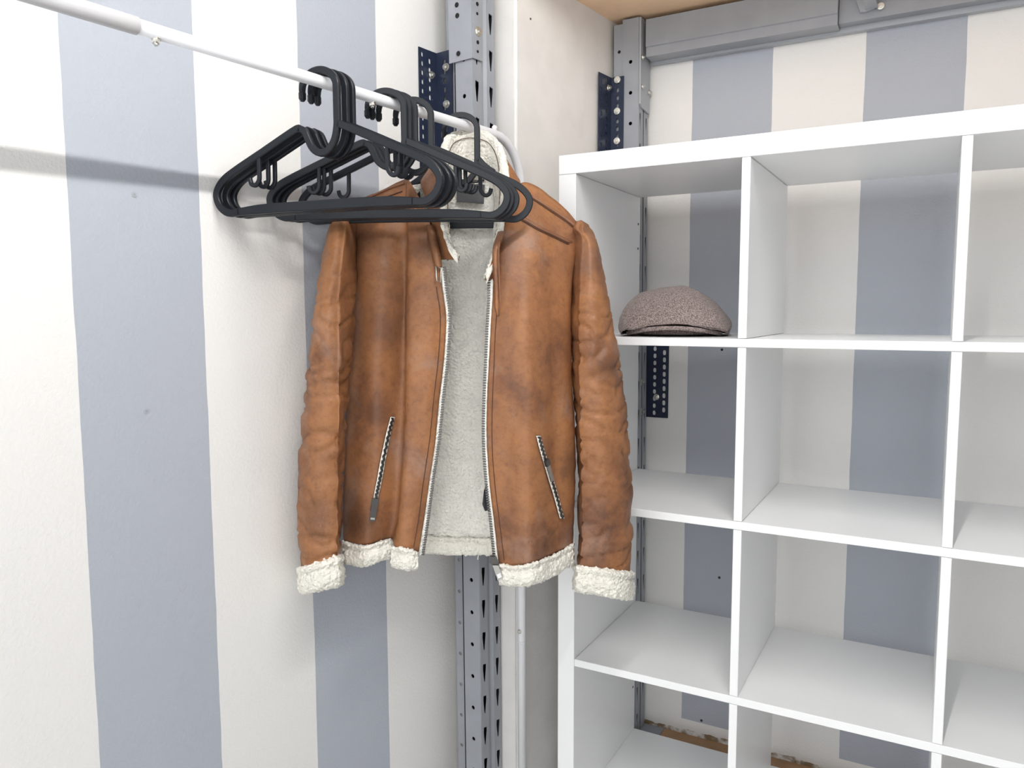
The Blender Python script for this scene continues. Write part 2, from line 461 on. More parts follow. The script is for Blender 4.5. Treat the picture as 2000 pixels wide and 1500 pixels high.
# splice sleeve on the upper part
z0s = zat(920, 116, LW(CS, CN, 0))
def fs(u, v): return LW(CS-.0045+LEAN*(1.145-v), CN+.0045-u, v)
def fs2(u, v): return LW(CS-.0045+u+LEAN*(1.145-v), CN+.0045, v)
z1a = zat(884, 40, LW(CS, CN-.03, 0))
sl = plate('splice_sleeve', join([strip(fs, 0, .064, z0s, ztop), strip(fs2, 0, .031, z0s, ztop)]), up1, 'rackgrey', .003)
for px, py in ((893, 10), (894, 31), (896, 105)):
    P = atplane(px, py, fs(0, 1.8), -WD); V, F = tube_data([P-WD*.0022, P-WD*.0012], .0052, 12); wmesh('hole', V, F, MAT['black'], sl)
for px, py, rr in ((931, 8, .004), (931, 27, .003), (932, 83, .004), (932, 101, .003)):
    P = atplane(px, py, fs2(0, 1.8), WN); V, F = tube_data([P+WN*.0012, P+WN*.0022], rr, 10); wmesh('hole', V, F, MAT['black'], sl)
P = atplane(932.5, 62, fs2(0, 1.8), WN); hexbolt('bolt', up1, P+WN*.0015, WN, .008, .004)

# ---- blue slotted brackets
def bracket(label, origin, ax, bx, z0, z1, wa, wb, ra, rb, bolts_a, bolts_b, na, nb):
    """angle iron: corner at origin, leg a along ax with two hole columns, leg b along bx with one"""
    t = thing('slotted_bracket', label, 'bracket', (origin[0], origin[1], z0), 'blue slotted steel angle brackets')
    ax, bx = np.asarray(ax, float), np.asarray(bx, float); o = np.asarray(origin, float)
    fa = lambda u, v: o+ax*u+np.array([0, 0, v]); fb = lambda u, v: o+bx*u+np.array([0, 0, v])
    d = [strip(fa, 0, .010, z0, z1), strip(fa, .010, wa*.62, z0, z1, .019, z0+.012, ra, None), strip(fa, wa*.62, wa, z0, z1, .019, z0+.021, rb, None)]
    plate('wall_flange', join(d), t, 'blue', .002)
    plate('bolted_flange', join([strip(fb, 0, wb*.25, z0, z1), strip(fb, wb*.25, wb*.8, z0, z1, .019, z0+.010, oblong(.0034, .0062), None), strip(fb, wb*.8, wb, z0, z1)]), t, 'blue', .002)
    for u, z in bolts_a: hexbolt('bolt', t, o+ax*u+np.array([0, 0, z])+np.asarray(na)*.0012, na, .0065, .005)
    for u, z in bolts_b: hexbolt('bolt', t, o+bx*u+np.array([0, 0, z])+np.asarray(nb)*.0012, nb, .0068, .006)
    return t
so = -.5460
zb1 = zat(850, 100, LW(so-.02, -DW, 0)); zb0 = zb1-.30
bracket('blue slotted angle bracket above the white rail, on the striped left wall', LW(so, -DW+.002, 0), -WD, WN, zb0, zb1, .056, .046,
        oblong(.0034, .0062), oblong(.003, .0055), [(.018, zat(855, 147, LW(so-.018, -DW, 0)))],
        [(.030, zat(877, 132, LW(so, -DW+.03, 0))), (.030, zat(880, 204, LW(so, -DW+.03, 0)))], WN, -WD)
Y2 = 0.408
def xat(px, py, y): d = ray(px, py); return float((CAM+d*((y-CAM[1])/d[1]))[0])
xc = xat(1193.5, 200, Y2-.004)
zc1 = zat(1185, 153, (xc, Y2, 0))
bracket('blue slotted angle bracket on the white pier above the shelving unit', np.array([xc, Y2-.004, 0]), -WD, np.array([1., 0, 0]), zc1-.27, zc1, .062, .034,
        oblong(.0034, .0062), oblong(.003, .0055), [(.016, zat(1188, 172, (xc, Y2-.02, 0)))],
        [(.017, zat(1206, y, (xc+.017, Y2, 0))) for y in (157, 218, 276)], WN, np.array([0, -1., 0]))

# ---- upright in the far corner
XL, XM, XR = xat(1198.5, 200, Y2), xat(1216.5, 200, Y2), xat(1247.5, 200, Y2)
up2 = thing('rack_upright', 'grey perforated steel upright in the far corner behind the shelving unit', 'upright', ((XL+XR)/2, Y2+.03, 0))
LE2 = 0.007
def f2(x0, y0, dx, dy):
    def g(u, v): return np.array([x0+dx*u+LE2*(1.6-v), y0+dy*u, v])
    return g
zq = zat(1231, 60, (XM+.02, Y2, 0)); zr = zat(1208, 101, (XL+.012, Y2, 0))
zk = zat(1252, 238, (XR, Y2+.015, 0)); zk2 = zat(1264, 246, (XR, Y2+.05, 0))
zt2 = zat(1245, 33, (XR, Y2, 0))
plate('front_plate', strip(f2(XM, Y2, 1, 0), 0, XR-XM, .004, zt2, PT, zq, circ(.0046), (XR-XM)*.5), up2)
plate('lip_plate', strip(f2(XL, Y2+.004, 1, 0), 0, XM-XL, .004, zt2-.008, PT, zr, circ(.0042), .014), up2)
plate('slotted_plate', strip(f2(XR, Y2, 0, 1), 0, .026, .004, zt2, PT, zk, [(x*.8, y) for x, y in KEY], .011), up2)
plate('slotted_plate', strip(f2(XR, Y2, 0, 1), .045, .068, .004, zt2, PT, zk2, [(x*.8, y) for x, y in KEY], .056), up2)
plate('groove_plate', join([strip(f2(XR, Y2, 0, 1), .026, .031, .004, zt2), strip(f2(XR-.005, Y2, 0, 1), .031, .040, .004, zt2), strip(f2(XR, Y2, 0, 1), .040, .045, .004, zt2)]), up2)
plate('shade_backing', join([strip(f2(XM, Y2+.066, 1, 0), 0, XR-XM, .004, zt2), strip(f2(XM, Y2, 0, 1), .002, .066, .004, zt2)]), up2, 'black')  # painted shade behind the slots, closing the open channel
bpx = np.array([XR-.03, Y2-.01, 0])
V, F = [], []
holed_cell(V, F, lambda u, v: np.array([u, v, .004]), XR-.05+LE2*1.6, XR+.055+LE2*1.6, Y2-.015, Y2+.075, XR+.03+LE2*1.6, Y2+.015, circ(.011))
bp = plate('base_plate', (V, F), up2, 'rackgrey', .005)
# third bracket, on the back wall
xb3, xb4 = xat(1262, 720, YB-.003), xat(1306, 720, YB-.003)
zt3, zb3 = zat(1284, 670, (xb3+.03, YB, 0)), zat(1284, 815, (xb3+.03, YB, 0))
bracket('dark blue perforated bracket on the back wall, seen below the cap shelf', np.array([xb3, YB-.003, 0]), np.array([1., 0, 0]), np.array([0, -1., 0]), zb3, zt3, xb4-xb3, .05,
        oblong(.0042, .0062), oblong(.0042, .0068), [(.030, zat(1284, 775, (xb3+.03, YB, 0)))],
        [(.035, zat(1266, 746, (xb3, YB-.035, 0))), (.035, zat(1266, 803, (xb3, YB-.035, 0)))], np.array([0, -1., 0]), np.array([1., 0, 0]))

# ---- beam under the deck
XB1 = xat(1636, 21, .42)
ZB = [1.864, 1.799, 1.775]
bmr = thing('rack_beam', 'grey steel beam running under the plywood deck along the back wall', 'beam', (XR+.02, .42, ZB[2]))
def beam_profile(x0, x1, pts):
    V = [(x, y, z) for x in (x0, x1) for y, z in pts]; n = len(pts)
    F = [(i, (i+1) % n, n+(i+1) % n, n+i) for i in range(n)] + [tuple(range(n-1, -1, -1)), tuple(range(n, 2*n))]
    return V, F
V, F = beam_profile(XR+.012, XB1, [(.420, ZB[0]), (.470, ZB[0]), (.470, ZB[2]), (.4235, ZB[2]), (.4235, ZB[1]-.002), (.420, ZB[1])])
wmesh('beam_body', V, F, MAT['rackgrey'], bmr, orient=1)
V, F = beam_profile(XR+.012, 2.25, [(.470, ZB[2]+.012), (.487, ZB[2]+.012), (.487, ZB[2]-.006), (.470, ZB[2]-.006)])
wmesh('bottom_flange', V, F, MAT['rackgrey2'], bmr, orient=1)
V, F = beam_profile(XB1+.001, 2.25, [(.440, ZB[0]), (.469, ZB[0]), (.469, ZB[2]+.006), (.440, ZB[2]+.006)])
wmesh('inner_beam', V, F, MAT['rackgrey'], bmr, orient=1)
# connector plate on the upright
zcp = zat(1262, 217, (XR+.004, Y2+.03, 0))
xcp = XR+.0035
def cpp(y, z): return np.array([xcp+LE2*(1.6-z), y, z])
V = [cpp(Y2+.000, ZB[0]+.004), cpp(Y2+.067, ZB[0]+.004), cpp(Y2+.067, zcp), cpp(Y2+.012, zcp+.004), cpp(Y2, zcp+.012)]
plate('connector_plate', (V, [(0, 1, 2, 3, 4)]), bmr, 'rackgrey2', .004)
for px, py in ((1255, 112), (1255, 169)): 
    P = atplane(px, py, np.array([xcp+.002, 0, 0]), np.array([1., 0, 0])); hexbolt('rivet', bmr, P, (1, 0, 0), .005, .003)
P = atplane(1271, 183, np.array([xcp+.002, 0, 0]), np.array([1., 0, 0])); P[1] = min(P[1], Y2+.062); hexbolt('rivet', bmr, P, (1, 0, 0), .006, .004)
# cross bar bracket hanging by the beam joint
cb = thing('cross_bar', 'pale grey cross bar end bolted to the beam at the top edge', 'cross bar', tuple(ph(1690, 20, 2.0)))
yq = .434
def bp2(px, py, y=yq): d = ray(px, py); return CAM+d*((y-CAM[1])/d[1])
V = [bp2(1668, 0), bp2(1716, 0), bp2(1708, 17), bp2(1690, 24), bp2(1680, 24)]
zt = CEIL-.001
V[0] = bp2(1668, 0)+np.array([-.012, 0, .0]); 
for k in (0, 1): V[k] = np.array([V[k][0], V[k][1], zt])
o = plate('end_plate', (V, [(0, 1, 2, 3, 4)]), cb, 'rackgrey2', .006)
V, F = box_data(bp2(1700, 6, .40)+np.array([0, 0, .02]), (.012, 0, 0), (0, .03, 0), (0, 0, .022)); wmesh('bar', V, F, MAT['rackgrey2'], cb)
P = bp2(1720, 12, yq-.002); hexbolt('bolt', cb, P, (0, -1, 0), .006, .005)

# ---- small screws and plugs in the walls
def wallscrew(label, P, n, r, mat):
    o = thing('wall_screw', label, 'screw', tuple(P), 'screws and plugs in the walls')
    n = np.asarray(n, float)
    V, F = tube_data([P-n*.002, P+n*.0012], r, 12); wmesh('head', V, F, MAT[mat], o)
    V, F = tube_data([P+n*.0011, P+n*.0015], r*.45, 8); wmesh('recess', V, F, MAT['rackgrey' if mat == 'rackgrey2' else 'nickel'], o)
NB = np.array([0, -1., 0])
for px, py, lb_ in ((1410, 683, 'dark screw in the grey stripe just below the cap shelf'), (1405, 1128, 'dark screw in the grey stripe of the third shelf row'), (1370, 1407, 'dark screw in the grey stripe close to the floor')):
    d = ray(px, py); P = CAM+d*((YB-CAM[1])/d[1]); wallscrew(lb_, P, NB, .0032, 'black')
for px, py, lb_ in ((262, 380, 'grey painted plug in the wide grey stripe below the rail shadow'), (285, 803, 'grey painted plug halfway down the wide grey stripe')):
    P = atplane(px, py, LW(0, -DW, 0), WN); wallscrew(lb_, P, WN, .004, 'rackgrey2')
P = atplane(1036, 37, LW(0, PIER_N, 0), WN); wallscrew('tiny dark nail hole high on the white pier', P, WN, .0022, 'nickel')

# ------------------------------------------------------------------ clothes rack
rd = np.array([RA, 1, 0])/math.hypot(RA, 1)
cr = thing('clothes_rack', 'white tubular metal clothes rack by the striped left wall', 'clothes rack', tuple(rod(-.6, 0)))
YE, YN, RBEND = -0.012, -1.25, 0.09
YJ = -0.833
arc = [rod(YE)-rd*RBEND*(1-math.sin(a))-np.array([0, 0, RBEND*(1-math.cos(a))]) for a in np.linspace(0, math.pi/2, 10)]
wtube('rail', [rod(YJ-.05), rod(-.6), rod(-.4), rod(-.25)]+arc+[rod(YE, .99)], .0093, MAT['whitetube'], cr, 16)
arcn = [rod(YN)+rd*RBEND*(1-math.sin(a))-np.array([0, 0, RBEND*(1-math.cos(a))]) for a in np.linspace(math.pi/2, 0, 10)]
wtube('rail_sleeve', [rod(YN, .99)]+arcn+[rod(YJ)], .0112, MAT['whitetube'], cr, 16)
zj = zat(1016, 1255, rod(YE))
for y in (YE, YN):
    wtube('lower_leg', [rod(y, 1.0), rod(y, .9), rod(y, .03)], 0.0096 if y == YE else .0118, MAT['whitetube'], cr, 16)
    wtube('foot_bar', [rod(y, .018)-WN*.12, rod(y, .018)+WN*.30], .0105, MAT['whitetube'], cr, 12)
wtube('collar', [rod(YE, zj), rod(YE, zj+.004)], .0099, MAT['whitetube'], cr, 16)
P = rod(YE, zat(1010, 1231, rod(YE)))+(CAM-rod(YE))*np.array([1, 1, 0])*0; nn = (CAM-rod(YE)); nn[2] = 0; nn /= np.linalg.norm(nn)
nn = nn*.8-np.array([_r[0], _r[1], 0])*.6; hexbolt('screw', cr, P+nn*.009, nn, .0042, .003)
for px, py in ((308, 84), (727, 207)):
    P = min((rod(y) for y in np.arange(-1, -.1, .004)), key=lambda q: abs(topx(q-np.array([0, 0, .014]))[0]-px))
    hexbolt('screw', cr, P-np.array([0, 0, .0085]), (0.25, -.25, -1), .0048, .007)
P = ph(955, 252, 1.535)
bm = bmesh.new(); bmesh.ops.create_uvsphere(bm, u_segments=12, v_segments=8, radius=.0058)
me = bpy.data.meshes.new('knob'); bm.to_mesh(me); bm.free()
P = rod(-.102)+np.array([0, 0, .0125]); b_ = base_of(cr); link('knob', me, MAT['whitetube'], cr, (P[0]-b_.x, P[1]-b_.y, P[2]-b_.z), smooth=True)

# ------------------------------------------------------------------ hangers
def smooth_path(pts, n=8, closed=False):
    P = [np.array(p, float) for p in pts]; m = len(P); out = []
    rng = m if closed else m-1
    for i in range(rng):
        p0 = P[(i-1) % m] if (closed or i > 0) else 2*P[0]-P[1]
        p1, p2 = P[i], P[(i+1) % m]
        p3 = P[(i+2) % m] if (closed or i < m-2) else 2*P[-1]-P[-2]
        for k in range(n):
            t = k/n
            out.append(.5*((2*p1)+(-p0+p2)*t+(2*p0-5*p1+4*p2-p3)*t*t+(-p0+3*p1-3*p2+p3)*t**3))
    if not closed: out.append(P[-1])
    return out
def fillet(pts, rads, n=6, closed=True):
    """polyline with rounded corners (2D)"""
    out = []; m = len(pts)
    for i in range(m):
        p = np.array(pts[i], float); r = rads[i]
        if r == 0 or (not closed and i in (0, m-1)): out.append(p); continue
        a = np.array(pts[i-1], float)-p; b = np.array(pts[(i+1) % m], float)-p
        la, lb2 = np.linalg.norm(a), np.linalg.norm(b); a /= la; b /= lb2
        ang = math.acos(max(-1, min(1, a@b))); d = min(r/math.tan(ang/2), .48*la, .48*lb2); 
        q0, q1 = p+a*d, p+b*d
        for k in range(n+1):
            t = k/n; out.append((1-t)**2*q0+2*t*(1-t)*p+t*t*q1)
    return out
def sweep2(path, w, t, closed=False):
    """bar swept along (x,z) path: w in plane, t across (local y); bevelled section"""
    n = len(path); V, F = [], []
    W = w if isinstance(w, (list, tuple)) else [w]*n
    for i in range(n):
        if closed: tg = path[(i+1) % n]-path[i-1]
        else: tg = path[min(i+1, n-1)]-path[max(i-1, 0)]
        tg = tg/np.linalg.norm(tg); nm = np.array([-tg[1], tg[0]])
        a, b, c = W[i]/2, t/2, .0013
        for (e, f) in ((a, b-c), (a-c, b), (-a+c, b), (-a, b-c), (-a, -b+c), (-a+c, -b), (a-c, -b), (a, -b+c)):
            V.append((path[i][0]+nm[0]*e, f, path[i][1]+nm[1]*e))
    m = n if closed else n-1
    for i in range(m):
        j = (i+1) % n
        for k in range(8): F.append((i*8+k, i*8+(k+1) % 8, j*8+(k+1) % 8, j*8+k))
    if not closed: F.append(tuple(range(7, -1, -1))); F.append(tuple((n-1)*8+k for k in range(8)))
    return V, F
def hmesh(name, data, parent):
    me = me_from(*data)
    bm = bmesh.new(); bm.from_mesh(me); bmesh.ops.recalc_face_normals(bm, faces=bm.faces); bm.to_mesh(me); bm.free()
    o = link(name, me, MAT['plastic'], parent)
    return o
HL = 0.205
def make_hanger(xs=1.0):
    t = thing('clothes_hanger', 'x', 'hanger', (0, 0, 0), 'charcoal plastic hangers on the rail')
    def sx(P): return [(x*xs if abs(x) > .05 else x, z) for x, z in P]
    # hook: arch over the rail, straight stem, U bend and left shoulder
    arch = [np.array([-.0315, -.016]), np.array([-.0315, -.010])]
    for a in np.linspace(math.pi, 0, 13): arch.append(np.array([.0315*math.cos(a), -.0075+.0265*math.sin(a)]))
    stem = [np.array([.0315, -.030]), np.array([.0315, -.052])]
    ub = [np.array(p) for p in ((.031, -.068), (.026, -.088), (.014, -.103), (-.001, -.106), (-.014, -.098), (-.022, -.084), (-.0285, -.071), (-.0385, -.0655))]
    hk = smooth_path(arch+stem+ub, 3)
    ww = [.0075+.0035*min(1, i/18) for i in range(len(hk))]
    hmesh('hook', sweep2(hk, ww, .0085), t)
    # frame: left arm, rounded ends, bottom bar, right arm
    left = smooth_path(sx([(-.037, -.0655), (-.050, -.0690), (-.11, -.0965), (-.166, -.122), (-.192, -.137), (-.2055, -.156), (-.2005, -.176), (-.183, -.189), (-.16, -.1885)]), 5)
    right = smooth_path(sx([(.16, -.1885), (.183, -.189), (.2005, -.176), (.2055, -.156), (.192, -.137), (.166, -.122), (.11, -.0975), (.07, -.0795), (.034, -.064)]), 5)
    hmesh('arm', sweep2(left, .0118, .0085), t)
    hmesh('arm', sweep2(right, .0118, .0085), t)
    bar = smooth_path(sx([(-.162, -.1885), (-.12, -.1865), (-.06, -.1855), (.06, -.1855), (.12, -.1865), (.162, -.1885)]), 5)
    nb = len(bar)
    hmesh('bottom_bar', sweep2(bar, [.0118+.0035*min(1, min(i, nb-1-i)/5) for i in range(nb)], .0085), t)
    for s in (-1, 1):
        j = smooth_path([(s*.118*xs, -.102), (s*.1185*xs, -.128), (s*.1195*xs, -.140), (s*.1265*xs, -.1475), (s*.1345*xs, -.145), (s*.1375*xs, -.136)], 4)
        hmesh('strap_hook', sweep2(j, .0068, .006), t)
    tip = hmesh('hook_tip', tube_data([(-.0315, 0, -.012), (-.0315, 0, -.021), (-.0315, 0, -.025)], [.0058, .0058, .003], 8), t)
    return t
proto = make_hanger()
def copy_tree(o, parent=None):
    c = o.copy(); COL.objects.link(c); c.parent = parent
    for ch in [x for x in o.children]: copy_tree(ch, c)
    return c
HG = [(-.547, 8, 'nearest empty charcoal hanger on the rail, frontmost of the three in front'),
      (-.530, 8, 'empty charcoal hanger close behind the frontmost one, second from the camera'),
      (-.517, 8, 'third empty charcoal hanger from the camera, last of the front cluster'),
      (-.405, 25, 'fourth empty charcoal hanger from the camera, first of the middle cluster'),
      (-.394, 25, 'fifth empty charcoal hanger from the camera, in the middle cluster'),
      (-.379, 25, 'sixth empty charcoal hanger from the camera, last of the middle cluster'),
      (-.338, 25, 'empty charcoal hanger hanging alone just in front of the jacket'),
      (-.208, 24, 'charcoal hanger inside the brown jacket, its hook over the rail end')]
for i, (Y, psi, lab) in enumerate(HG):
    o = proto if i == 0 else (make_hanger(.70) if i == 7 else copy_tree(proto))
    p = rod(Y); o.location = (p[0], p[1], p[2]-.0025); o.rotation_euler = (0, 0, math.radians(psi)); o['label'] = lab
bpy.context.view_layer.update()

# ------------------------------------------------------------------ surfaces from key points
def cr_interp(K, n):
    """Catmull-Rom along axis 0 of K (m,...) with n steps per span"""
    K = np.asarray(K, float); m = len(K); out = []
    for i in range(m-1):
        p0 = K[i-1] if i > 0 else 2*K[0]-K[1]
        p1, p2 = K[i], K[i+1]
        p3 = K[i+2] if i < m-2 else 2*K[-1]-K[-2]
        for k in range(n):
            t = k/n
            out.append(.5*(2*p1+(-p0+p2)*t+(2*p0-5*p1+4*p2-p3)*t*t+(-p0+3*p1-3*p2+p3)*t**3))
    out.append(K[-1])
    return np.array(out)
def cr_closed(K, n):
    K = np.asarray(K, float); m = len(K); out = []
    for i in range(m):
        p0, p1, p2, p3 = K[i-1], K[i], K[(i+1) % m], K[(i+2) % m]
        for k in range(n):
            t = k/n
            out.append(.5*(2*p1+(-p0+p2)*t+(2*p0-5*p1+4*p2-p3)*t*t+(-p0+3*p1-3*p2+p3)*t**3))
    return np.array(out)
def normals(G, closed=False):
    du = np.gradient(G, axis=1)
    if closed: du = np.roll(G, -1, 1)-np.roll(G, 1, 1)
    dv = np.gradient(G, axis=0)
    n = np.cross(du, dv); l = np.linalg.norm(n, axis=2, keepdims=True); l[l < 1e-9] = 1
    return n/l
def grid_faces(nr, nc, closed=False):
    F = []
    for i in range(nr-1):
        for j in range(nc if closed else nc-1):
            k = (j+1) % nc
            F.append((i*nc+j, i*nc+k, (i+1)*nc+k, (i+1)*nc+j))
    return F
def K3(rows): return np.array([[ph(*p) for p in r] for r in rows])
def nz(p, s, o=0.0): return noise.noise(Vector((p[0]*s+o, p[1]*s+o*1.7, p[2]*s-o)))
def displace(G, N, fn):
    H = G.copy()
    for i in range(G.shape[0]):
        for j in range(G.shape[1]): H[i, j] += N[i, j]*fn(G[i, j], i/(G.shape[0]-1), j/(G.shape[1]-1))
    return H
def face_cam(G, closed=False):
    """normals oriented so the sheet's mean normal faces the camera"""
    N = normals(G, closed); c = G.reshape(-1, 3).mean(0)
    if (N.reshape(-1, 3)@(CAM-c)).mean() < 0: return -N, True
    return N, False
def sheet(name, G, mats, parent, flip, closed=False, cap=False):
    nr, nc = G.shape[:2]; F = grid_faces(nr, nc, closed)
    if flip: F = [f[::-1] for f in F]
    return wmesh(name, G.reshape(-1, 3), F, mats, parent, smooth=True)
def leather_disp(amp=.0012, fold=.0025):
    def f(p, v, u):
        return amp*nz(p, 45)+fold*nz((p[0], p[1], p[2]*.6), 11, 3.1)+.0035*nz((p[0]*1.2, p[1]*1.2, p[2]*.25), 24, 6.3)+.0005*nz(p, 130)
    return f
def fluff(amp=.0022, edge=None):
    def f(p, v, u):
        a = abs(nz(p, 150))*amp*2.0+nz(p, 90, 5)*amp*.7+nz(p, 330, 9)*amp*.5
        return a
    return f

# ------------------------------------------------------------------ the jacket
HP = rod(-.208)
jk = thing('jacket', 'brown sheepskin jacket with cream fleece lining hanging open on the rail', 'jacket', (HP[0], HP[1], .66))
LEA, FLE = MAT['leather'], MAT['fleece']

# left front (viewer's left): side-back, side, middle, crease valley, crease lip, strip, zip edge
LF = [
 [(700, 402, 1.500), (692, 399, 1.475), (738, 374, 1.482), (790, 351, 1.480), (799, 352, 1.474), (830, 410, 1.436), (857, 492, 1.412)],
 [(702, 455, 1.505), (691, 452, 1.455), (740, 440, 1.437), (789, 430, 1.446), (797, 432, 1.426), (831, 470, 1.412), (859, 520, 1.404)],
 [(704, 540, 1.508), (694, 540, 1.448), (742, 540, 1.418), (791, 540, 1.438), (798, 540, 1.402), (832, 545, 1.394), (863, 560, 1.398)],
 [(702, 620, 1.508), (692, 620, 1.447), (742, 620, 1.412), (791, 620, 1.438), (798, 620, 1.396), (834, 620, 1.386), (871, 620, 1.396)],
 [(697, 700, 1.508), (687, 700, 1.447), (738, 700, 1.410), (789, 700, 1.436), (796, 700, 1.393), (832, 700, 1.383), (867, 700, 1.394)],
 [(692, 780, 1.506), (682, 780, 1.445), (734, 780, 1.408), (786, 780, 1.430), (793, 780, 1.391), (826, 780, 1.382), (858, 780, 1.393)],
 [(688, 860, 1.504), (678, 860, 1.443), (730, 860, 1.406), (782, 860, 1.425), (790, 860, 1.390), (820, 860, 1.382), (850, 860, 1.392)],
 [(686, 940, 1.503), (675, 940, 1.441), (726, 940, 1.404), (777, 940, 1.422), (785, 940, 1.388), (812, 940, 1.381), (838, 940, 1.391)],
 [(684, 1008, 1.502), (673, 1010, 1.440), (720, 1012, 1.403), (771, 1006, 1.423), (779, 1008, 1.386), (804, 1010, 1.380), (829, 1010, 1.390)],
 [(682, 1050, 1.502), (672, 1056, 1.440), (716, 1064, 1.403), (762, 1052, 1.426), (770, 1067, 1.384), (795, 1073, 1.378), (818, 1078, 1.389)],
]
RF = [
 [(962, 520, 1.408), (984, 425, 1.440), (1018, 357, 1.482), (1080, 386, 1.492), (1138, 446, 1.488), (1128, 452, 1.520)],
 [(963, 548, 1.398), (990, 500, 1.405), (1027, 450, 1.425), (1076, 460, 1.445), (1126, 490, 1.465), (1114, 492, 1.518)],
 [(961, 590, 1.390), (990, 580, 1.385), (1030, 560, 1.388), (1075, 560, 1.415), (1116, 560, 1.450), (1106, 560, 1.518)],
 [(958, 640, 1.385), (990, 640, 1.374), (1030, 630, 1.370), (1076, 630, 1.402), (1113, 630, 1.443), (1104, 630, 1.516)],
 [(955, 710, 1.382), (990, 710, 1.368), (1032, 705, 1.361), (1078, 700, 1.398), (1116, 700, 1.440), (1106, 700, 1.515)],
 [(952, 780, 1.380), (988, 780, 1.366), (1034, 780, 1.357), (1080, 780, 1.395), (1120, 780, 1.438), (1110, 780, 1.515)],
 [(951, 860, 1.380), (988, 860, 1.364), (1035, 860, 1.354), (1082, 860, 1.393), (1122, 860, 1.437), (1112, 860, 1.515)],
 [(956, 940, 1.378), (992, 940, 1.362), (1037, 940, 1.352), (1083, 940, 1.391), (1122, 940, 1.436), (1112, 935, 1.515)],
 [(965, 1015, 1.376), (998, 1015, 1.360), (1039, 1012, 1.350), (1083, 1008, 1.390), (1121, 1000, 1.435), (1111, 995, 1.515)],
 [(975, 1102, 1.374), (1005, 1105, 1.358), (1042, 1099, 1.348), (1080, 1085, 1.388), (1119, 1063, 1.434), (1109, 1045, 1.515)],
]
def front(name, rows, nu, nv, label=None):
    K = K3(rows)
    G = cr_interp(np.swapaxes(cr_interp(np.swapaxes(K, 0, 1), nu), 0, 1), nv)
    N, fl = face_cam(G)
    G = displace(G, N, leather_disp())
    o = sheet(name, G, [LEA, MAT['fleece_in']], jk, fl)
    solidify(o, .0042, -1.0, 1, 1)
    return o, G, N
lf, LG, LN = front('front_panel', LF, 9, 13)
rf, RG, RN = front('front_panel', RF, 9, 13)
def surf(G, N, px, py, off=0.0):
    fl = G.reshape(-1, 3); c = fl-CAM; z = c@FWD
    X = 1000+FPX*(c@RIGHT)/z; Y = 750-FPX*(c@UP)/z
    d = (X-px)**2+(Y-py)**2; idx = np.argsort(d)[:4]; wgt = 1/(d[idx]+2.0); wgt /= wgt.sum()
    h = float(((fl[idx]-CAM)@FWH)@wgt); n = (N.reshape(-1, 3)[idx]*wgt[:, None]).sum(0); n /= np.linalg.norm(n)
    return ph(px, py, h)+n*off, n

# back panel (leather outside, away from the viewer) and fleece lining inside
BK = []
for y, l, r in ((398, 705, 1135), (450, 708, 1120), (540, 708, 1110), (700, 702, 1106), (860, 694, 1110), (980, 690, 1112), (1056, 688, 1112)):
    BK.append([(l, y, 1.484), (765, y+2, 1.508), (840, y+8, 1.518), (912, y+12, 1.522), (985, y+8, 1.518), (1055, y+2, 1.512), (r, y-4, 1.496)])
BK[0] = [(705, 418, 1.484), (765, 405, 1.508), (840, 400, 1.518), (912, 405, 1.522), (985, 402, 1.518), (1055, 415, 1.512), (1130, 462, 1.496)]
BK = [[(706, 404, 1.497), (765, 374, 1.493), (840, 356, 1.513), (912, 358, 1.520), (985, 358, 1.516), (1055, 384, 1.498), (1132, 452, 1.488)]] + BK
K = K3(BK); G = cr_interp(np.swapaxes(cr_interp(np.swapaxes(K, 0, 1), 18), 0, 1), 26)
N, fl = face_cam(G)
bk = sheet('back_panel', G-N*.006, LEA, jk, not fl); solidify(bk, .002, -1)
def lin_disp(p, v, u):
    x, _ = topx(p)
    return fluff(.0017)(p, v, u) + .0030*math.exp(-((x-890)/10.0)**2) - .0012*math.exp(-((x-915)/2.5)**2) + .004*nz(p, 9, 2)
ln = sheet('lining', displace(G, N, lin_disp), MAT['fleece_in'], jk, fl); solidify(ln, .002, -1)
# turned-up fleece band along the back hem
def hem(name, pts, wpx, bulge, side=None, n=40, m=8):
    """pts: list of (px,py_top,py_bottom,h)"""
    P = cr_interp(np.array(pts, float), max(2, n//(len(pts)-1)))
    rows = []
    prof = [(0.0, .35), (.03, .95), (.10, 1.1), (.2, .72), (.28, .62), (.45, .95), (.7, 1.0), (.9, .8), (1.0, .3), (1.0, -.5), (.6, -.8), (.1, -.6)]
    prof = cr_interp(np.array(prof), 3)
    for t, b in prof:
        rows.append([ph(q[0], q[1]+(q[2]-q[1])*t, q[3]-b*bulge) for q in P])
    G = np.array(rows); N, fl = face_cam(G[:24])
    N = normals(G)
    if (N[:20].reshape(-1, 3)@(CAM-G[:20].reshape(-1, 3).mean(0))).mean() < 0: N = -N
    G = displace(G, N, fluff(.0024))
    return sheet(name, G, FLE, jk, fl)
hem('hem_band', [(690, 1010, 1040, 1.483), (770, 1036, 1066, 1.508), (840, 1048, 1080, 1.516), (912, 1051, 1083, 1.519), (985, 1050, 1080, 1.516), (1055, 1040, 1070, 1.508), (1110, 1010, 1040, 1.494)], 30, .008, n=150)
hem('hem_band', [(684, 1048, 1086, 1.490), (670, 1056, 1097, 1.440), (692, 1064, 1103, 1.420), (716, 1066, 1105, 1.404), (745, 1057, 1094, 1.409), (763, 1052, 1088, 1.418)], 40, .010, n=90)
hem('hem_band', [(764, 1067, 1106, 1.392), (780, 1069, 1110, 1.383), (797, 1073, 1112, 1.379), (816, 1079, 1110, 1.388)], 40, .010, n=52)
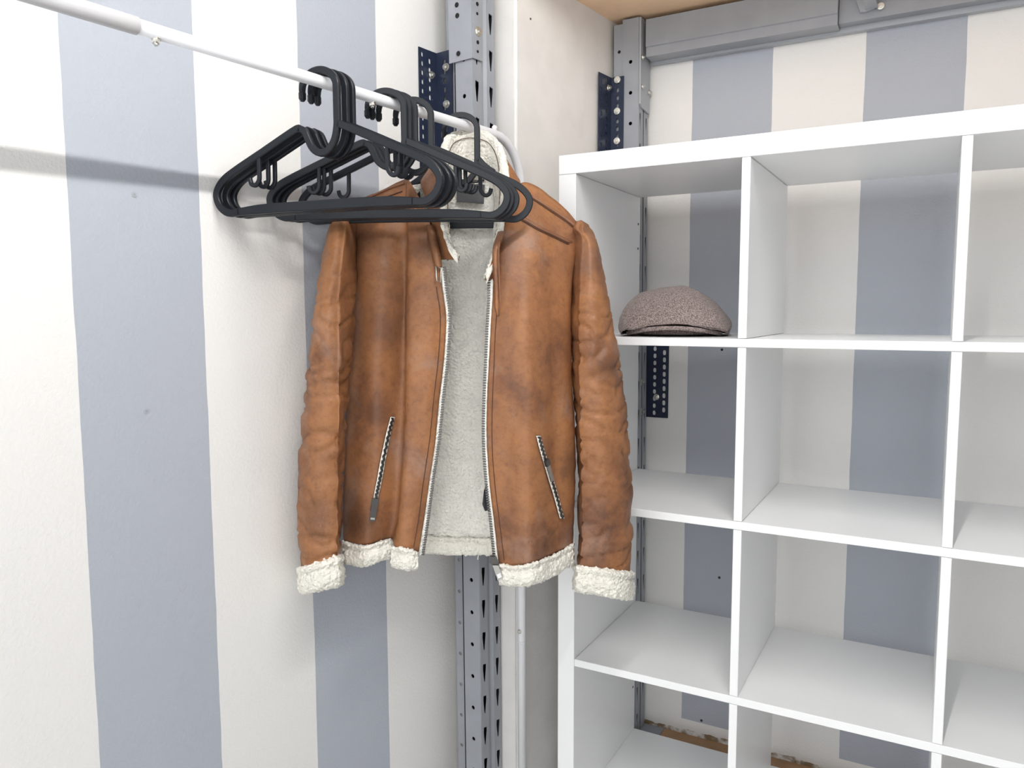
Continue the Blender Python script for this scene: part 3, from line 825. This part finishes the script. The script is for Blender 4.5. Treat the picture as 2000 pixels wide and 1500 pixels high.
hem('hem_band', [(975, 1102, 1140, 1.376), (1005, 1105, 1144, 1.360), (1042, 1099, 1140, 1.349), (1080, 1085, 1124, 1.388), (1106, 1070, 1108, 1.415), (1120, 1061, 1098, 1.436), (1114, 1046, 1084, 1.49)], 40, .010, n=110)

# sleeves
def sleeve(name, rows, hc, dep, nv, amp):
    """rows: (y_left, y_right, xl, xridge, xr); hc(t), dep(t): centre distance and half depth"""
    K = []
    m = len(rows)
    for i, (yl, yr, xl, xm, xr) in enumerate(rows):
        t = i/(m-1); h, d = hc(t), dep(t)
        Yx = lambda x: yl+(yr-yl)*(x-xl)/max(1, xr-xl)
        big_left = (xm-xl) > (xr-xm)
        if big_left: ring = [(xl, h+.006), (xl+.16*(xm-xl), h-.72*d), (xl+.55*(xm-xl), h-d), (xm-2, h-.86*d), (xm+.25*(xr-xm), h-.62*d), (xr, h+.05), (.5*(xl+xr), h+.9*d), (xl+.12*(xr-xl), h+.6*d)]
        else: ring = [(xl, h+.035), (xm-.25*(xm-xl), h-.55*d), (xm+2, h-.82*d), (xm+.45*(xr-xm), h-d), (xm+.85*(xr-xm), h-.7*d), (xr, h+.004), (xr-.12*(xr-xl), h+.6*d), (.5*(xl+xr), h+.9*d)]
        K.append([ph(x, Yx(x), hh) for x, hh in ring])
    K = np.array(K)
    R = np.array([cr_closed(k, 9) for k in K]); G = cr_interp(R, nv)
    N = normals(G, True); c = G.mean(1, keepdims=True)
    if ((G-c)*N).sum(2).mean() < 0: N = -N; fl = True
    else: fl = False
    def f(p, v, u):
        k = .0010*nz(p, 50)+.0005*nz(p, 140)
        env = max(0.0, min(1.0, (v-.22)/.25))
        zz = p[2]+.010*nz(p, 14, 2)+.12*(p[0]*.3-p[1]*.2)
        w1 = nz((p[0]*.35, p[1]*.35, zz), 34, 7); w2 = nz((p[0]*.4, p[1]*.4, zz*1.2), 30, 1)
        fold = (max(0.0, 1-abs(w1)*4.6))**2
        k += amp*env*(.0034*w2-.0062*fold)
        up_ = max(0.0, 1-v/.35)
        zz2 = p[2]*.8+(p[0]-p[1])*.55
        k += amp*up_*.0045*nz((zz2, zz2*.2, p[2]*.15), 48, 4)
        return k
    G = displace(G, N, f)
    nr, nc = G.shape[:2]
    # cap the top of the sleeve head
    V = list(G.reshape(-1, 3)); F = grid_faces(nr, nc, True)
    k = len(V); V.append(G[0].mean(0)+np.array([0, 0, .006]))
    F += [(k, (j+1) % nc, j) for j in range(nc)]
    if fl: F = [q[::-1] for q in F]
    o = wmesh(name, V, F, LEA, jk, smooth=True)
    return o, G, N
lsr = [(400, 396, 668, 684, 700), (420, 416, 654, 679, 698), (445, 440, 643, 674, 697), (500, 500, 629, 667, 697), (560, 560, 619, 661, 697), (620, 620, 611, 660, 695), (700, 700, 602, 660, 688), (780, 780, 593, 660, 680),
       (860, 860, 586, 660, 674), (950, 950, 581, 659, 670), (1035, 1030, 581, 658, 667), (1112, 1088, 590, 657, 664)]
ls, LSG, LSN = sleeve('sleeve', lsr, lambda t: 1.455-.085*min(1, t/.45), lambda t: .030+.016*min(1, t/.3), 14, 1.0)
rsr = [(432, 440, 1124, 1140, 1150), (446, 456, 1118, 1140, 1160), (466, 474, 1117, 1139, 1167), (520, 520, 1115, 1136, 1177), (580, 580, 1113, 1133, 1189), (640, 640, 1113, 1132, 1200), (700, 700, 1116, 1132, 1210), (780, 780, 1122, 1133, 1222),
       (860, 860, 1127, 1135, 1230), (950, 950, 1131, 1137, 1234), (1040, 1044, 1132, 1137, 1235), (1108, 1121, 1130, 1134, 1230)]
rs, RSG, RSN = sleeve('sleeve', rsr, lambda t: 1.478-.028*min(1, t/.5), lambda t: .026+.028*min(1, t/.35), 14, 1.0)
def cuff(name, top, bot, grow, m=26):
    """fleece cuff: ring top (3D) to ring bottom, swollen roll at the top edge"""
    prof = cr_interp(np.array([(-.02, -.004), (0.0, .002), (.06, .0065), (.16, .0058), (.24, .0030), (.34, .0040), (.55, .0068), (.8, .0062), (.95, .0035), (1.0, -.002), (.94, -.009), (.5, -.012)]), 4)
    c = top.mean(0); rows = []
    for t, g in prof:
        P = top+(bot-top)*t; cc = P.mean(0); d = P-cc; d[:, 2] = 0
        l = np.linalg.norm(d, axis=1, keepdims=True)
        rows.append(P+d/l*(g+grow))
    G = np.array(rows)
    # denser around
    G = np.array([cr_closed(r, 2) for r in G])
    N = normals(G, True); cc = G[:30].mean((0, 1))
    fl = ((G[:30]-cc)*N[:30]).sum(2).mean() < 0
    if fl: N = -N
    G = displace(G, N, fluff(.0026))
    return sheet(name, G, FLE, jk, fl, closed=True)
def ring_px(G, i, dy_l, dy_r):
    """ring moved down by pixels, more at one side"""
    P = G[i]; out = []
    xs = [topx(p)[0] for p in P]; x0, x1 = min(xs), max(xs)
    for p, x in zip(P, xs):
        t = (x-x0)/(x1-x0); dy = dy_l+(dy_r-dy_l)*t
        out.append(p-np.array([0, 0, dy/FPX*float((p-CAM)@FWH)]))
    return np.array(out)
cuff('cuff', ring_px(LSG, -1, -3, -3), ring_px(LSG, -1, 50, 58), .001)
cuff('cuff', ring_px(RSG, -1, -3, -3), ring_px(RSG, -1, 50, 52), .001)

# collar: fleece inside rolling over the rim, leather outside
RIM = [(897, 503, 1.392), (881, 478, 1.396), (869, 432, 1.408), (865, 380, 1.425), (865, 320, 1.452), (872, 274, 1.486), (894, 259, 1.522), (925, 256, 1.536), (958, 265, 1.526), (978, 292, 1.496), (986, 335, 1.460), (985, 385, 1.434), (976, 440, 1.412), (963, 500, 1.394), (948, 541, 1.384)]
BIN = [(873, 513, 1.424), (874, 490, 1.446), (876, 450, 1.468), (878, 412, 1.490), (882, 380, 1.508), (888, 364, 1.524), (902, 356, 1.532), (922, 354, 1.537), (943, 356, 1.532), (956, 364, 1.522), (964, 384, 1.504), (966, 418, 1.482), (963, 462, 1.456), (960, 512, 1.430), (958, 548, 1.412)]
BOU = [(858, 508, 1.424), (851, 480, 1.428), (840, 430, 1.444), (830, 388, 1.462), (822, 352, 1.486), (850, 340, 1.520), (885, 345, 1.548), (922, 348, 1.556), (960, 346, 1.550), (998, 341, 1.524), (1016, 354, 1.490), (1006, 396, 1.460), (990, 440, 1.440), (974, 500, 1.416), (966, 548, 1.404)]
rim, bi, bo = (np.array([ph(*p) for p in L_]) for L_ in (RIM, BIN, BOU))
# inward direction of the collar (towards its hollow)
hol = ph(922, 380, 1.46)
inw = np.array([hol]*len(rim))-rim; inw[:, 2] *= .2; inw /= np.linalg.norm(inw, axis=1, keepdims=True)
midi = (rim*.5+bi*.5)+inw*.004
nr_in = [bi, midi, rim+inw*.006-np.array([0, 0, .004]), rim+np.array([0, 0, .003]), rim-inw*.006-np.array([0, 0, .001]), rim-inw*.007-np.array([0, 0, .010])]
K = np.array(nr_in); G = cr_interp(np.swapaxes(cr_interp(np.swapaxes(K, 0, 1), 10), 0, 1), 8)
N = normals(G)
if ((hol-G[:8])*N[:8]).sum(2).mean() < 0: N = -N; fl = True
else: fl = False
cf = sheet('collar_facing', displace(G, N, fluff(.0020)), FLE, jk, fl); solidify(cf, .002, -1)
mido = rim*.5+bo*.5-inw*.004
K = np.array([rim-inw*.0065-np.array([0, 0, .004]), mido, bo]); G = cr_interp(np.swapaxes(cr_interp(np.swapaxes(K, 0, 1), 6), 0, 1), 8)
N = normals(G); fl = ((G-hol)*N).sum(2).mean() < 0
if fl: N = -N
co_ = sheet('collar', displace(G, N, leather_disp(.001, .0015)), LEA, jk, fl); solidify(co_, .003, -1)
# dark edge seam running along the collar fleece
rimf = cr_interp(rim+inw*.010-np.array([0, 0, .012])*np.array([1]), 6)
wtube('collar_seam', [p for p in rimf[8:-8]], .0007, MAT['leatherdark'], cf, 6)

# yoke seams with raised piping on both shoulders
def piping(Gs, Ns, pts, r, mat, name='piping', parent=jk, off=.001):
    P = cr_interp(np.array(pts, float), 6)
    return wtube(name, [surf(Gs, Ns, x, y, off)[0] for x, y in P], r, MAT[mat], parent, 8)
piping(RG, RN, [(1036, 383), (1075, 408), (1110, 432), (1140, 458)], .0028, 'piping', parent=rf)
piping(RG, RN, [(1016, 424), (1050, 444), (1090, 463), (1126, 480)], .0034, 'piping', parent=rf)
piping(RG, RN, [(1016, 429), (1050, 449), (1090, 468), (1126, 485)], .0012, 'leatherdark', 'seam', rf)
piping(RG, RN, [(1038, 388), (1075, 413), (1110, 437), (1138, 462)], .0011, 'leatherdark', 'seam', rf)
piping(LG, LN, [(700, 395), (730, 382), (762, 368), (790, 358)], .0024, 'piping', parent=lf)
piping(LG, LN, [(694, 408), (730, 396), (762, 383), (786, 374)], .0012, 'leatherdark', 'seam', lf)
# armhole seams
for Gs, Ns, pts, pr in ((LG, LN, [(692, 405), (693, 450), (697, 500), (699, 560), (698, 620), (692, 690)], lf), (RG, RN, [(1136, 462), (1122, 500), (1115, 560), (1112, 620), (1114, 690)], rf)):
    piping(Gs, Ns, pts, .0013, 'leatherdark', 'seam', pr)
# stitched line beside each zip edge
piping(LG, LN, [(852, 560), (860, 620), (856, 700), (847, 780), (839, 860), (827, 940), (818, 1010), (808, 1068)], .0008, 'leatherdark', 'seam', lf, .0002)
piping(RG, RN, [(972, 600), (968, 640), (965, 710), (962, 780), (961, 860), (966, 940), (975, 1015), (985, 1095)], .0008, 'leatherdark', 'seam', rf, .0002)

# zips along the two front edges: tape, teeth
def zipper(pts, side, name_parent, h_in):
    """pts (px,py,h) along the edge; side +1 teeth to the right"""
    P = np.array([ph(x, y, h) for x, y, h in cr_interp(np.array(pts, float), 16)])
    zt_ = []
    A = np.array([ph(x-side*1.5, y, h+.001) for x, y, h in cr_interp(np.array(pts, float), 16)])
    B = np.array([ph(x+side*4.5, y, h+h_in) for x, y, h in cr_interp(np.array(pts, float), 16)])
    V = list(A)+list(B); n = len(A); F = [(i, i+1, n+i+1, n+i) for i in range(n-1)]
    tp = wmesh('zip_tape', V, F, MAT['fleece_in'], name_parent); solidify(tp, .0012, 0)
    parts = []
    seg = np.linalg.norm(np.diff(B, axis=0), axis=1); cum = np.concatenate([[0], np.cumsum(seg)])
    nn_ = int(cum[-1]/.0046)
    for k in range(nn_):
        s = (k+.5)*cum[-1]/nn_; i = min(len(seg)-1, int(np.searchsorted(cum, s)-1)); t = (s-cum[i])/seg[i]
        c = B[i]*(1-t)+B[i+1]*t; tg = (B[i+1]-B[i])/seg[i]; ax = _r*side; ay = np.cross(tg, ax); ay /= np.linalg.norm(ay)
        parts.append(box_data(c+ax*.0008, ax*.0033, ay*.0016, tg*.0015))
    V, F = join(parts); z = wmesh('zip_teeth', V, F, MAT['nickel'], name_parent); z['kind'] = 'stuff'
zipper([(862, 520, 1.402), (866, 560, 1.399), (873, 620, 1.397), (869, 700, 1.395), (860, 780, 1.394), (852, 860, 1.393), (840, 940, 1.392), (831, 1010, 1.391), (820, 1085, 1.390)], 1, lf, .004)
zipper([(961, 545, 1.397), (960, 590, 1.391), (957, 640, 1.386), (954, 710, 1.383), (951, 780, 1.381), (950, 860, 1.381), (955, 940, 1.379), (963, 1010, 1.377), (972, 1098, 1.375)], -1, rf, .004)
# dark zip guard on the inside of the right front
V = [ph(*p) for p in ((954, 935, 1.392), (946, 958, 1.396), (943, 985, 1.396), (948, 998, 1.394), (960, 996, 1.388), (958, 950, 1.386))]
o = wmesh('zip_guard', V, [tuple(range(6))], MAT['blackcloth'], rf); solidify(o, .003, 0)
# slider and pull at the foot of the right zip
def slab(name, poly, t, mat, parent):
    """flat polygon of pixel points (px,py,h) with thickness"""
    V = [ph(*p) for p in poly]; o = wmesh(name, V, [tuple(range(len(V)))], MAT[mat], parent); solidify(o, t, 0); return o
slab('zip_slider', [(957, 1086, 1.366), (970, 1088, 1.366), (974, 1104, 1.366), (966, 1108, 1.366), (956, 1098, 1.366)], .006, 'nickel', jk)
pl = slab('zip_pull', [(962, 1104, 1.360), (973, 1104, 1.360), (983, 1128, 1.358), (972, 1133, 1.358)], .003, 'gunmetal', jk)
slab('pull_recess', [(970, 1122, 1.3565), (977, 1119, 1.3565), (980, 1127, 1.3565), (973, 1130, 1.3565)], .0012, 'print', pl)

# pockets: white welt, dark teeth, pull
def pocket(Gs, Ns, pts, parent, pull):
    P = cr_interp(np.array(pts, float), 14)
    L_, R_, C_ = [], [], []
    n = len(P)
    for i, (x, y) in enumerate(P):
        t = i/(n-1); wpx = 5.2*(1-.15*abs(2*t-1))
        L_.append(surf(Gs, Ns, x-wpx, y, .0016)[0]); R_.append(surf(Gs, Ns, x+wpx, y, .0016)[0]); C_.append(surf(Gs, Ns, x, y, .0030))
    V = L_+[c[0] for c in C_]+R_
    F = [(i, i+1, n+i+1, n+i) for i in range(n-1)]+[(n+i, n+i+1, 2*n+i+1, 2*n+i) for i in range(n-1)]
    o = wmesh('pocket_welt', V, F, MAT['fleece'], parent); solidify(o, .0016, 0)
    wtube('pocket_edge', L_+R_[::-1], .0010, MAT['leatherdark'], parent, 6, closed=True)
    parts = []
    for i in range(1, n-1):
        for dd in (.0, .5):
            c = C_[i][0]*(1-dd)+C_[min(i+1, n-1)][0]*dd; nn_ = C_[i][1]; tg = C_[i+1][0]-C_[i][0]; tg /= np.linalg.norm(tg); ax = np.cross(tg, nn_)
            sw = .0012*math.sin(i*1.7+dd*3)
            parts.append(box_data(c+nn_*.0010+ax*sw, ax*.0022, nn_*.001, tg*.0011))
    V, F = join(parts); z = wmesh('pocket_teeth', V, F, MAT['nickel'], parent); z['kind'] = 'stuff'
    (x0, y0), (x1, y1), wd, mt = pull
    a, na = surf(Gs, Ns, x0, y0, .006); b, nb = surf(Gs, Ns, x1, y1, .006)
    tg = (b-a); ln_ = np.linalg.norm(tg); tg /= ln_; ax = np.cross(tg, na); ax /= np.linalg.norm(ax)
    V, F = box_data((a+b)/2, ax*wd, np.cross(ax, tg)*.0015, tg*ln_/2); p = wmesh('zip_pull', V, F, MAT[mt], parent)
    V, F = box_data(a, ax*wd*1.2, np.cross(ax, tg)*.0028, tg*.006); wmesh('zip_slider', V, F, MAT['nickel'], parent)
    return p, a, b, ax, tg, np.cross(ax, tg)
pp = pocket(LG, LN, [(766, 814), (757, 850), (748, 895), (741, 935), (735, 965), (728, 1000)], lf, ((732, 978), (727, 1016), .0055, 'nickel'))
# tiny pale mark at the end of the left pull
p_, a_, b_, ax_, tg_, n_ = pp
sg = 1 if n_@(CAM-b_) > 0 else -1
parts = [box_data(b_-tg_*.005+ax_*u+n_*sg*.0018, ax_*.0006, n_*.0003, tg_*.0018) for u in (-.003, -.001, .001, .003)]
V, F = join(parts); wmesh('pull_mark', V, F, MAT['zinc'], p_)
pocket(RG, RN, [(1050, 851), (1058, 882), (1068, 915), (1077, 945), (1086, 975), (1096, 1012)], rf, ((1064, 903), (1074, 938), .0042, 'gunmetal'))

# collar straps
def strap(name, pts, wpx, mat, parent):
    P = cr_interp(np.array(pts, float), 8); n = len(P); V = []
    for i, (x, y, h, k) in enumerate(P): V += [ph(x-wpx*k, y, h+.002), ph(x, y, h-.001), ph(x+wpx*k, y, h+.002)]
    F = []
    for i in range(n-1):
        for j in (0, 1): F.append((3*i+j, 3*i+j+1, 3*i+4+j, 3*i+3+j))
    o = wmesh(name, V, F, MAT[mat], parent, smooth=True); solidify(o, .003, 0); return o
strap('collar_strap', [(980, 452, 1.405, 1), (969, 485, 1.385, .9), (968, 520, 1.376, .8), (970, 560, 1.368, .7), (971, 600, 1.362, .7), (973, 618, 1.360, .1)], 6.5, 'leather', jk)
strap('collar_strap', [(840, 440, 1.415, .8), (846, 470, 1.404, .9), (853, 500, 1.396, .9), (857, 522, 1.392, .8)], 8, 'leather', jk)
wtube('strap_edge', [ph(*p) for p in ((975, 470, 1.383), (974, 500, 1.374), (975, 545, 1.366), (977, 590, 1.359), (975, 616, 1.357))], .0010, MAT['piping'], jk, 6)
wtube('buckle', [ph(*p) for p in ((851, 520, 1.390), (862, 524, 1.390), (860, 552, 1.388), (853, 548, 1.388))], .0014, MAT['zinc'], jk, 8, closed=True)

# neck label with its loop, and print
lbl = slab('neck_label', [(892, 357, 1.512), (947, 361, 1.512), (945, 398, 1.508), (892, 394, 1.508)], .0022, 'blackcloth', jk)
slab('label_print', [(900, 368, 1.5085), (909, 368.5, 1.5085), (909, 373, 1.5082), (900, 372.5, 1.5082)], .0005, 'print', lbl)
wtube('hang_loop', [ph(*p) for p in ((890, 350, 1.516), (905, 355, 1.510), (925, 356, 1.509), (945, 352, 1.516))], .0022, MAT['blackcloth'], jk, 8)
# loose thread at the back hem
wtube('thread', [ph(*p) for p in ((936, 1078, 1.53), (934, 1086, 1.53), (933, 1093, 1.53))], .0012, MAT['fleece'], jk, 6)

# ------------------------------------------------------------------ flat cap on the shelf
ZS = shz[2]+IT
cxp, cyp = xat(1320, 655, .17), .17
cap_o = thing('flat_cap', 'grey-brown wool flat cap resting on the upper left shelf', 'cap', (cxp, cyp, ZS))
# crown: sections from front (s=0) to back (s=1), local x across, y depth, z up; faces the viewer
yaw_c = math.radians(13)
def cl(x, y, z):
    return (x*math.cos(yaw_c)-y*math.sin(yaw_c), x*math.sin(yaw_c)+y*math.cos(yaw_c), z)
OUT = [(-.1125, .0015), (-.1175, .024), (-.1135, .052), (-.104, .072), (-.088, .086), (-.062, .097), (-.030, .1035), (0, .1065), (.018, .1055), (.040, .098), (.062, .086), (.082, .071), (.098, .055), (.112, .036), (.1165, .022), (.1105, .0015)]
OUT = np.array(OUT)
secs = []
prm = [(-.118, .10, .52, .010), (-.113, .30, .74, .010), (-.098, .52, .90, .007), (-.07, .76, .985, .003), (-.035, .92, 1.0, 0), (.0, 1.0, 1.0, 0), (.045, .985, .985, 0), (.085, .88, .93, 0), (.112, .66, .80, 0), (.126, .34, .60, 0), (.129, .05, .40, 0)]
for y, kz, kx, lift in prm:
    row = []
    for i, (x, z) in enumerate(OUT):
        zz = max(.0, z*kz)
        arch = lift+.017*max(0, 1-(x*kx/.11)**2)*(1 if y < -.06 else max(0, 1-(y+.06)/.05))
        row.append((x*kx, y, max(zz, arch+.002*(i in (0, len(OUT)-1)))))
    secs.append(row)
G = cr_interp(np.swapaxes(cr_interp(np.swapaxes(np.array(secs), 0, 1), 5), 0, 1), 6)
N = normals(G); cc = np.array([0, 0, .02])
fl = ((G-cc)*N).sum(2).mean() < 0
if fl: N = -N
for i in range(G.shape[0]):
    for j in range(G.shape[1]):
        p = G[i, j]; dv = .0022*nz(p, 28, 4)+.0007*nz(p, 120)
        # raised ridge seam running over the crown to the right
        t = abs(p[1]-(.0+.35*(p[0])))
        if p[0] > -.01 and p[2] > .05: dv += -.0016*math.exp(-(t/.004)**2)
        G[i, j] = p+N[i, j]*dv
        G[i, j, 2] = max(G[i, j, 2], .0006)
nr, nc = G.shape[:2]; F = grid_faces(nr, nc)
if fl: F = [f[::-1] for f in F]
o = link('crown', me_from([cl(*p) for p in G.reshape(-1, 3)], F), MAT['wool'], cap_o, smooth=True); solidify(o, .003, -1)
# brim: thin crescent below the crown, arched across
V, F = [], []
nb_, mb_ = 33, 5
for i in range(nb_):
    a = -1+2*i/(nb_-1)
    for j in range(mb_):
        r = j/(mb_-1)
        x = a*.098*(1-.0*r); front_y = -.136*math.sqrt(max(0, 1-(a*.86)**2)); 
        y = front_y*(1-r)+(-.035)*r
        z = .0050+.0135*(1-a*a)*(1-.1*r)-.0*r
        V.append(cl(x, y, z))
for i in range(nb_-1):
    for j in range(mb_-1): F.append((i*mb_+j, (i+1)*mb_+j, (i+1)*mb_+j+1, i*mb_+j+1))
o = link('brim', me_from(V, F), MAT['wool'], cap_o, smooth=True); solidify(o, .0085, 0)
# headband inside
V, F = tube_data([cl(.088*math.cos(a), .01+.105*math.sin(a), .009) for a in np.linspace(0, 2*math.pi, 40)[:-1]], .0055, 8, closed=True)
link('headband', me_from(V, F), MAT['wool'], cap_o, smooth=True)
